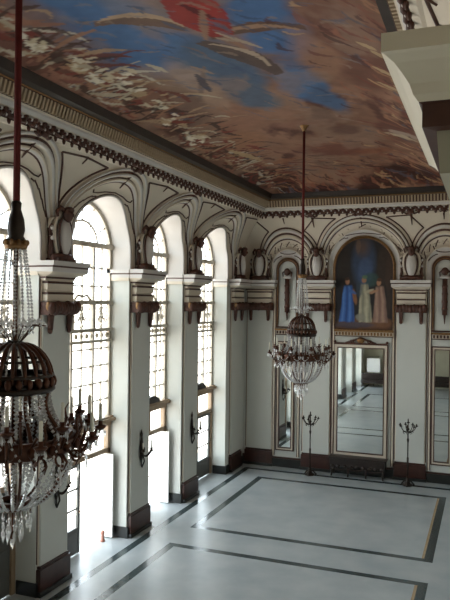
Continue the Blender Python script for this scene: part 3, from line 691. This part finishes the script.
def robe(c0, w, h, col, dk, lt, lean=0.0):
    t = np.clip(pz/h, 0, 1); cc = c0+lean*t; half = w*(1-.45*t**1.5)
    m = np.clip((half-np.abs(px-cc))/.04, 0, 1)*np.clip((h-pz)/.08, 0, 1)*np.clip((pz-.22)/.05, 0, 1); blend(P, m, col)
    f = np.sin((px-cc)/half*7+fnoise(S, Zp, int(abs(c0)*100)+40, 3, 2, 1)*6)
    blend(P, m*np.clip(f-.2, 0, 1)*.7, dk); blend(P, m*np.clip(-f-.3, 0, 1)*.7, lt)
robe(-.58, .30, 1.55, (60, 96, 158), (34, 56, 104), (92, 134, 192), .04); pb(-.56, 1.66, .095, .13, (160, 116, 90)); pb(-.58, 1.76, .10, .07, (70, 50, 40)); pb(-.30, 1.12, .08, .30, (150, 104, 70), .8, 12); pb(-.40, 1.3, .2, .06, (66, 100, 160), .9, -25)
robe(.08, .26, 1.62, (160, 156, 134), (104, 102, 90), (196, 188, 160), -.06); pb(.0, 1.74, .095, .13, (156, 116, 90)); pb(.02, 1.84, .12, .08, (90, 116, 88), .9); pb(.2, 1.35, .2, .06, (176, 166, 140), .9, 20); pb(-.1, .42, .2, .16, (140, 138, 124), .8)
robe(.60, .28, 1.52, (150, 120, 106), (100, 76, 70), (180, 150, 126), -.05); pb(.52, 1.62, .095, .13, (168, 126, 98)); pb(.53, 1.72, .11, .07, (84, 60, 48)); pb(.35, 1.32, .2, .055, (170, 130, 102), .9, 18); pb(.86, .9, .1, .5, (66, 54, 48), .7)
pb(-.85, 1.1, .12, .7, (40, 38, 42), .8); pb(.85, 1.9, .14, .8, (74, 58, 50), .7); pb(-.15, 1.4, .12, .35, (60, 72, 84), .7)
P *= (.85+.3*fnoise(S, Zp, 33, 4, 9, 9))[..., None]
cv = paint_grid('canvas', nb, na, np.stack([S, np.full_like(S, -.045), Zp], -1), P, 'canvas', pt)
fm_ = MB(); loop = arcpts(0, 1.02, -.02, 2.15, 3.19); fm_.tube([(p[0], -.05, p[1]) for p in loop], .03, 'gold', 6, closed=True); loop = arcpts(0, .985, .0, 2.15, 3.155); fm_.tube([(p[0], -.055, p[1]) for p in loop], .014, 'brown', 5, closed=True)
bk = [(p[0], p[1]) for p in arcpts(0, 1.0, 0, 2.15, 3.17)]; fm_.prism_s(bk, 0.0, .04, 'wood'); fm_.build('picture_frame', pt)
# hanging trophies in the niches
def make_trophy():
    r = empty('wall_trophy')
    m = MB(); m.tube([(0, -.06, .1), (0, -.07, .8), (0, -.06, 1.3)], .085, 'drape', 8); m.tube([(0, -.06, .12), (0, -.05, -.2)], .05, 'drape', 6, r1=.012)
    for z in (.3, .55, .8, 1.05): m.ball((0, -.09, z), .10, 'drape', 1, .7, .9, 8, 5)
    m.build('pendant_staff', r)
    h = MB(); h.ball((0, -.10, 1.55), .12, 'drape', 1, .6, 1.15, 10, 6); h.ball((0, -.07, 1.36), .17, 'white', 1.1, .4, .35, 8, 5)
    for g in (-1, 1): h.tube([(g*.05, -.08, 1.6), (g*.17, -.08, 1.52), (g*.15, -.08, 1.38)], .04, 'drape', 6, r1=.02)
    h.build('trophy_head', r)
    return r
t1 = make_trophy(); t1.location = (1.64, 0, 5.5); tag(t1, 'brown carved hanging ornament in the arched niche left of the painting', 'ornament', 'carved hangings in the niches')
t2 = copy_tree(t1); t2.location = (7.06, 0, 5.5); tag(t2, 'brown carved hanging ornament in the niche at the right edge of the photo', 'ornament', 'carved hangings in the niches')

# ------------------------------------------------------------------ console, candelabra, sconces
cs = empty('console_table', (4.30, -.30, 0)); tag(cs, 'low dark wooden console with curved legs under the wide mirror', 'console')
m = MB(); m.box(-.98, .98, -.24, .22, .60, .67, 'wood'); m.box(-.94, .94, -.21, .20, .34, .60, 'wood'); m.build('table_top', cs, .012)
m = MB()
for q in range(9): m.ball((-.85+.2125*q, -.22, .36), .07, 'wood', 1.1, .5, .8, 8, 5)
m.tube([(-.9+.1*q, -.21, .30-.06*abs(math.sin(PI*q/6))) for q in range(19)], .03, 'wood', 6); m.build('carved_apron', cs)
for sx in (-.86, -.3, .3, .86):
    m = MB(); m.tube([(sx, -.15, .36), (sx*1.02, -.22, .25), (sx, -.17, .12), (sx*1.02, -.22, .0)], .045, 'wood', 7, r1=.03); m.build('leg', cs)
for sx in (-.86, .86):
    m = MB(); m.tube([(sx, .15, .36), (sx, .15, 0)], .04, 'wood', 7, r1=.03); m.build('leg', cs)
def candle_arm(m, c, ang, r, z0, z1, rr=.012, mt='iron'):
    ca, sa = math.cos(ang), math.sin(ang)
    m.tube([(c[0]+ca*r*t, c[1]+sa*r*t, z0+(z1-z0)*t-.10*math.sin(PI*t)) for t in [q/8 for q in range(9)]], rr, mt, 6)
    m.lathe([(.012, -.02), (.045, .0), (.05, .02), (.02, .03), (.022, .07), (.012, .075)], mt, 8, (c[0]+ca*r, c[1]+sa*r, z1))
def make_candelabrum():
    r = empty('floor_candelabrum')
    b = MB(); b.lathe([(.17, 0), (.17, .04), (.11, .07), (.06, .14), (.045, .22), (.03, .26)], 'iron', 14)
    for k in range(3):
        a = 2*PI*k/3-PI/2; b.tube([(0, 0, .16), (.12*math.cos(a), .12*math.sin(a), .14), (.22*math.cos(a), .22*math.sin(a), .03)], .03, 'iron', 6, r1=.025); b.ball((.22*math.cos(a), .22*math.sin(a), .03), .03, 'iron')
    b.build('base', r)
    p = MB(); p.lathe([(.03, .24), (.022, .5), (.035, .9), (.02, .94), (.022, 1.4), (.04, 1.5), (.022, 1.56), (.022, 1.8), (.05, 1.85), (.02, 1.9), (.015, 2.05)], 'iron', 10); p.build('pole', r)
    for k in range(7):
        m = MB(); candle_arm(m, (0, 0, 0), 2*PI*k/7+.2, .27, 1.78, 1.95); a = 2*PI*k/7+.2
        m.tube([(.13*math.cos(a)+.04*math.cos(t), .13*math.sin(a), 1.74+.04*math.sin(t)) for t in [q*.6 for q in range(9)]], .008, 'iron', 5); m.build('candle_arm', r)
    c = MB(); c.lathe([(.012, 2.03), (.05, 2.06), (.055, 2.08), (.02, 2.09), (.022, 2.16), (.005, 2.2)], 'iron', 8); c.build('top_cup', r)
    return r
k1 = make_candelabrum(); k1.location = (2.72, -.72, 0); tag(k1, 'tall dark iron floor candelabrum left of the wide mirror, below the farther chandelier', 'candelabrum', 'floor candelabra before the end wall piers')
k2 = copy_tree(k1); k2.location = (6.0, -.72, 0); tag(k2, 'tall dark iron floor candelabrum right of the wide mirror', 'candelabrum', 'floor candelabra before the end wall piers')
def make_sconce():
    r = empty('wall_sconce')
    b = MB(); b.lathe([(.01, -.45), (.035, -.40), (.03, -.3), (.07, -.2), (.09, 0), (.07, .2), (.04, .32), (.06, .40), (.02, .48), (.005, .52)], 'iron', 10, (0, -.035, 0), True, 1, .4); b.ball((0, -.08, 0), .07, 'iron', 1, .7, 1.2, 8, 6); b.build('back_plate', r)
    for a in (-PI/2-1.0, -PI/2, -PI/2+1.0):
        m = MB(); candle_arm(m, (0, -.06, 0), a, .27, -.12, .0, .016); e = (.27*math.cos(a), -.06+.27*math.sin(a)); m.build('candle_arm', r)
        c = MB(); c.lathe([(.017, .07), (.017, .22), (.006, .23)], 'candle', 8, (e[0], e[1], 0)); c.build('candle', r)
    t = MB(); t.tube([(0, -.08, -.10), (0, -.12, -.3), (0, -.05, -.46)], .02, 'iron', 6); t.build('tail_scroll', r)
    return r
s1 = make_sconce()
for i, (y, lab) in enumerate(((pc(2), 'dark iron candle sconce on the pier behind the lower right of the nearer chandelier'),
        (pc(1), 'dark iron candle sconce on the window pier between the two open white doors'),
        (pc(0), 'dark iron candle sconce on the window pier nearest the far corner'))):
    o = s1 if i == 0 else copy_tree(s1)
    o.location = (.06, y, 2.12); o.rotation_euler = (0, 0, LEFT); tag(o, lab, 'sconce', 'candle sconces on the window piers')

# small stop by the open shutter
ds = MB(); ds.lathe([(.06, 0), (.065, .03), (.045, .06), (.035, .16), (.05, .2), (.045, .25), (.01, .28)], 'clay', 12); o = ds.build('doorstop'); o.location = (-.42, BAYS[2]['s1']-.42, 0)
tag(o, 'small pinkish brown doorstop on the floor before the nearer white shutter leaf', 'doorstop')

# ------------------------------------------------------------------ things mirrored from the near end of the hall
scn = empty('projection_screen', (.80, YN+.75, 0)); tag(scn, 'white screen on a stand reflected in the wide mirror', 'screen')
m = MB(); m.box(-.46, .46, -.02, .02, .98, 1.98, 'sheet'); m.build('screen_sheet', scn)
m = MB(); m.tube([(0, -.05, 0), (0, -.05, 2.02)], .025, 'iron', 6); m.tube([(-.47, 0, 1.99), (.47, 0, 1.99)], .025, 'iron', 6)
for a in (0.5, 2.6, 4.7): m.tube([(0, -.05, .5), (.45*math.cos(a), -.05+.3*math.sin(a), 0.015)], .015, 'iron', 6)
m.build('screen_stand', scn)
sf = empty('bench', (.90, YN+1.35, 0)); tag(sf, 'long dark upholstered bench reflected in the wide mirror', 'bench')
m = MB(); m.box(-.85, .85, -.3, .3, .26, .5, 'wood'); m.build('seat', sf, .04)
m = MB(); m.box(-.85, .85, -.32, -.2, .4, .95, 'wood'); m.build('backrest', sf, .04)
for sx in (-.78, .78):
    for sy in (-.25, .25): m = MB(); m.box(sx-.04, sx+.04, sy-.04, sy+.04, 0, .27, 'wood'); m.build('leg', sf)
sf2 = copy_tree(sf); sf2.location = (5.5, YN+1.35, 0); tag(sf2, 'long dark upholstered bench reflected in the narrow mirror at the right edge', 'bench', 'benches at the near end')
tag(sf, None, None, 'benches at the near end')

# ------------------------------------------------------------------ chandeliers
ZB = 3.58
def make_chandelier():
    r = empty('chandelier', (0, 0, ZB)); Z = lambda z: z-ZB
    m = MB(); m.lathe([(.13, 0), (.15, -.03), (.12, -.08), (.08, -.12), (.045, -.2)], 'gold', 16, (0, 0, Z(10.13))); m.build('ceiling_rose', r)
    m = MB(); m.tube([(0, 0, Z(10.1)), (0, 0, Z(8.5)), (0, 0, Z(6.9))], .034, 'velvet', 10); m.build('hanging_rod', r)
    m = MB(); m.lathe([(.036, .38), (.05, .36), (.045, .30), (.075, .2), (.085, .1), (.07, .04), (.10, .0)], 'iron', 12, (0, 0, Z(6.55))); m.build('finial', r)
    m = MB(); m.lathe([(.05, .06), (.09, .04), (.11, 0), (.10, -.03), (.05, -.04)], 'gold', 16, (0, 0, Z(6.5)))
    for k in range(10): a = 2*PI*k/10; m.ball((.105*math.cos(a), .105*math.sin(a), Z(6.53)), .022, 'gold', 1, 1, 1.4, 6, 4)
    m.build('crown', r)
    m = MB(); m.tube([(0, 0, Z(6.5)), (0, 0, Z(5.5)), (0, 0, Z(4.0))], .022, 'bronze', 8); m.lathe([(.02, 0), (.06, .05), (.03, .12), (.05, .2), (.02, .25)], 'bronze', 10, (0, 0, Z(4.5))); m.build('stem', r)
    def strand(fn, n, br=.014, bh=.020, mt='crystal'):
        s = MB()
        for i in range(n): s.bead(fn((i+.5)/n), br, bh, mt)
        return s.build('crystal_strand', r, recalc=False)
    for k in range(14):
        a = 2*PI*k/14
        strand(lambda t: ((.09+.035*math.sin(PI*t)+.08*t*t)*math.cos(a), (.09+.035*math.sin(PI*t)+.08*t*t)*math.sin(a), Z(6.47-.82*t)), 24, .020, .019)
    # spray of crystal leaves above the dome
    for k in range(12):
        a = 2*PI*k/12; s = MB()
        for q in range(7):
            t = (q+1)/7; rr = .05+.25*t; s.bead((rr*math.cos(a), rr*math.sin(a), Z(5.58+.20*math.sin(t*2.2))), .016, .028, 'crystal')
        s.tube([(.04*math.cos(a), .04*math.sin(a), Z(5.56)), (.2*math.cos(a), .2*math.sin(a), Z(5.74)), (.30*math.cos(a), .30*math.sin(a), Z(5.73))], .006, 'bronze', 4)
        s.build('crystal_leaf', r, recalc=False)
    # dome ribs and bands
    dome = lambda t: (.07+.29*math.sin(t*PI/2), 5.56-.36*(1-math.cos(t*PI/2)))
    for k in range(20):
        a = 2*PI*k/20; m = MB(); m.tube([(dome(q/8)[0]*math.cos(a), dome(q/8)[0]*math.sin(a), Z(dome(q/8)[1])) for q in range(9)], .019, 'bronze', 6); m.build('dome_rib', r)
    for k in range(14):
        a = 2*PI*(k+.5)/14
        strand(lambda t: (.92*dome(t)[0]*math.cos(a), .92*dome(t)[0]*math.sin(a), Z(dome(t)[1]-.02)), 20, .016, .024)
    m = MB(); m.lathe([(.10, .0), (.10, .03), (.05, .05), (.03, .05)], 'iron', 16, (0, 0, Z(5.54)))
    for rr, zz, hh in ((.365, 5.10, .06), (.36, 5.24, .04)):
        m.lathe([(rr, 0), (rr+.02, .02), (rr+.02, hh-.02), (rr, hh), (rr-.03, hh), (rr-.03, 0), (rr, 0)], 'iron', 32, (0, 0, Z(zz)))
    m.tube([(.30*math.cos(2*PI*q/28), .30*math.sin(2*PI*q/28), Z(5.40)) for q in range(28)], .014, 'iron', 5, closed=True)
    for k in range(24):
        a = 2*PI*k/24; m.ball((.37*math.cos(a), .37*math.sin(a), Z(5.20)), .035, 'bronze', 1, 1, 1.5, 6, 4)
    m.build('dome_band', r)
    # waist: flaring bronze ribs with strands between
    waist = lambda t: (.345-.03*math.sin(PI*min(1, t*1.6))+.22*t**2.4, 5.12-.50*t)
    for k in range(8):
        a = 2*PI*k/8+.2; m = MB(); m.tube([(waist(q/8)[0]*math.cos(a), waist(q/8)[0]*math.sin(a), Z(waist(q/8)[1])) for q in range(9)], .02, 'bronze', 6); m.build('waist_rib', r)
    for k in range(22):
        a = 2*PI*k/22
        strand(lambda t: ((.33+.19*t**2)*math.cos(a), (.33+.19*t**2)*math.sin(a), Z(5.10-.44*t)), 12, .026, .021)
    for k in range(14):
        a = 2*PI*k/14+.1
        strand(lambda t: ((.33-.16*t)*math.cos(a), (.33-.16*t)*math.sin(a), Z(5.10-.85*t)), 22, .025, .022)
    # main ring
    m = MB(); rr = .56
    m.lathe([(rr, 0), (rr+.04, .03), (rr+.03, .09), (rr+.05, .13), (rr+.02, .16), (rr-.03, .16), (rr-.03, 0), (rr, 0)], 'bronze', 40, (0, 0, Z(4.54)))
    for k in range(20):
        a = 2*PI*k/20; m.ball((.61*math.cos(a), .61*math.sin(a), Z(4.62)), .045, 'bronze', 1, 1, 1.2, 6, 5)
        m.tube([(.60*math.cos(a), .60*math.sin(a), Z(4.68)), (.64*math.cos(a+.05), .64*math.sin(a+.05), Z(4.76)), (.60*math.cos(a+.1), .60*math.sin(a+.1), Z(4.73))], .014, 'bronze', 5)
    for k in range(4): a = PI*k/4; m.tube([(-rr*math.cos(a), -rr*math.sin(a), Z(4.58)), (rr*math.cos(a), rr*math.sin(a), Z(4.58))], .014, 'bronze', 5)
    m.build('main_ring', r)
    # candle arms in two rows
    for k in range(18):
        a = 2*PI*k/18+.07; R1 = .84 if k % 2 == 0 else .72; z1 = 4.70 if k % 2 == 0 else 4.82; ca, sa = math.cos(a), math.sin(a)
        m = MB(); m.tube([((.58+(R1-.58)*t)*ca, (.58+(R1-.58)*t)*sa, Z(4.60+(z1-4.60)*t-.11*math.sin(PI*t*1.15))) for t in [q/8 for q in range(9)]], .018, 'bronze', 6)
        m.tube([((.68+.05*math.cos(t))*ca, (.68+.05*math.cos(t))*sa, Z(4.54+.05*math.sin(t))) for t in [q*.6 for q in range(9)]], .012, 'bronze', 5)
        m.lathe([(.015, -.03), (.05, .0), (.062, .02), (.05, .025), (.022, .03), (.024, .07), (.014, .075)], 'bronze', 10, (R1*ca, R1*sa, Z(z1)))
        o = m.build('candle_arm', r)
        c = MB(); c.lathe([(.017, .07), (.017, .24), (.005, .25)], 'candle', 8, (R1*ca, R1*sa, Z(z1))); c.build('candle', o)
        for q in range(4):
            an = PI/2*q; d = MB(); d.bead((R1*ca+.055*math.cos(an), R1*sa+.055*math.sin(an), Z(z1-.05)), .013, .045, 'crystal'); d.build('crystal_drop', o, recalc=False)
        d = MB(); d.bead((.70*ca, .70*sa, Z(4.40)), .017, .07, 'crystal'); d.build('crystal_drop', o, recalc=False)
    # garlands of crystal swung from arm to arm, and bronze leaves over the ring
    def armp(k): a = 2*PI*k/18+.07; R1 = .84 if k % 2 == 0 else .72; return Vector((R1*math.cos(a), R1*math.sin(a), Z((4.70 if k % 2 == 0 else 4.82)-.02)))
    for k in range(18):
        p, q2 = armp(k), armp((k+1) % 18); g = MB()
        for q in range(9): t = (q+.5)/9; v_ = p.lerp(q2, t); g.bead((v_.x, v_.y, v_.z-.16*math.sin(PI*t)), .016, .016, 'crystal')
        g.tube([(p.lerp(q2, t).x, p.lerp(q2, t).y, p.lerp(q2, t).z-.16*math.sin(PI*t)) for t in [u/10 for u in range(11)]], .005, 'bronze', 4)
        g.build('crystal_garland', r, recalc=False)
        a = 2*PI*(k+.5)/18+.07; lf = MB(); ca, sa = math.cos(a), math.sin(a)
        lf.tube([(.58*ca, .58*sa, Z(4.62)), (.64*ca, .64*sa, Z(4.74)), (.62*ca, .62*sa, Z(4.86)), (.67*ca, .67*sa, Z(4.92))], .02, 'bronze', 6, r1=.005)
        lf.tube([(.60*ca, .60*sa, Z(4.56)), (.66*ca, .66*sa, Z(4.50)), (.62*ca, .62*sa, Z(4.42))], .02, 'bronze', 6, r1=.006); lf.build('bronze_leaf', r)
    # basket of strands down to the lower ring
    for k in range(28):
        a = 2*PI*k/28
        strand(lambda t: ((.16+.41*math.cos(t*PI/2)**1.25)*math.cos(a), (.16+.41*math.cos(t*PI/2)**1.25)*math.sin(a), Z(4.53-.50*math.sin(t*PI/2)-.02*t)), 18, .023, .022)
    for k in range(8):
        a = 2*PI*k/8; m = MB(); m.tube([((.16+.41*math.cos(t*PI/2)**1.2)*math.cos(a), (.16+.41*math.cos(t*PI/2)**1.2)*math.sin(a), Z(4.54-.52*math.sin(t*PI/2))) for t in [q/8 for q in range(9)]], .014, 'bronze', 6); m.build('basket_rib', r)
    m = MB(); m.lathe([(.16, 0), (.19, .02), (.19, .06), (.16, .08), (.13, .08), (.13, 0), (.16, 0)], 'bronze', 24, (0, 0, Z(3.98)))
    for k in range(3): a = PI*k/3; m.tube([(-.15*math.cos(a), -.15*math.sin(a), Z(4.01)), (.15*math.cos(a), .15*math.sin(a), Z(4.01))], .012, 'bronze', 5)
    m.build('lower_ring', r)
    for k in range(18):
        a = 2*PI*k/18; s = MB(); x, y = .17*math.cos(a), .17*math.sin(a); L = .10+.06*(k % 2)
        s.tube([(x, y, Z(3.98)), (x, y, Z(3.94))], .004, 'bronze', 4); s.bead((x, y, Z(3.92)), .018, .02, 'crystal'); s.bead((x, y, Z(3.90-L*.5)), .022, L*.5, 'crystal'); s.build('crystal_pendant', r, recalc=False)
    for k in range(9):
        a = 2*PI*k/9; s = MB(); x, y = .09*math.cos(a), .09*math.sin(a)
        s.tube([(x, y, Z(4.0)), (x, y, Z(3.86))], .004, 'bronze', 4); s.bead((x, y, Z(3.83)), .018, .02, 'crystal'); s.bead((x, y, Z(3.73)), .024, .08, 'crystal'); s.build('crystal_pendant', r, recalc=False)
    s = MB(); s.tube([(0, 0, Z(4.0)), (0, 0, Z(3.74))], .012, 'bronze', 5); s.ball((0, 0, Z(3.72)), .04, 'bronze'); s.bead((0, 0, Z(3.645)), .03, .065, 'crystal'); s.build('crystal_pendant', r, recalc=False)
    return r
c1 = make_chandelier(); c1.location = (4.16, -18.22, ZB); tag(c1, 'nearer crystal chandelier on a red rod, cut by the left edge of the photo', 'chandelier', 'crystal chandeliers')
c2 = copy_tree(c1); c2.scale = (.9, .9, 1.0); c2.location = (4.31, -8.06, ZB+.08); tag(c2, 'farther crystal chandelier hanging before the end wall, whole in view', 'chandelier', 'crystal chandeliers')
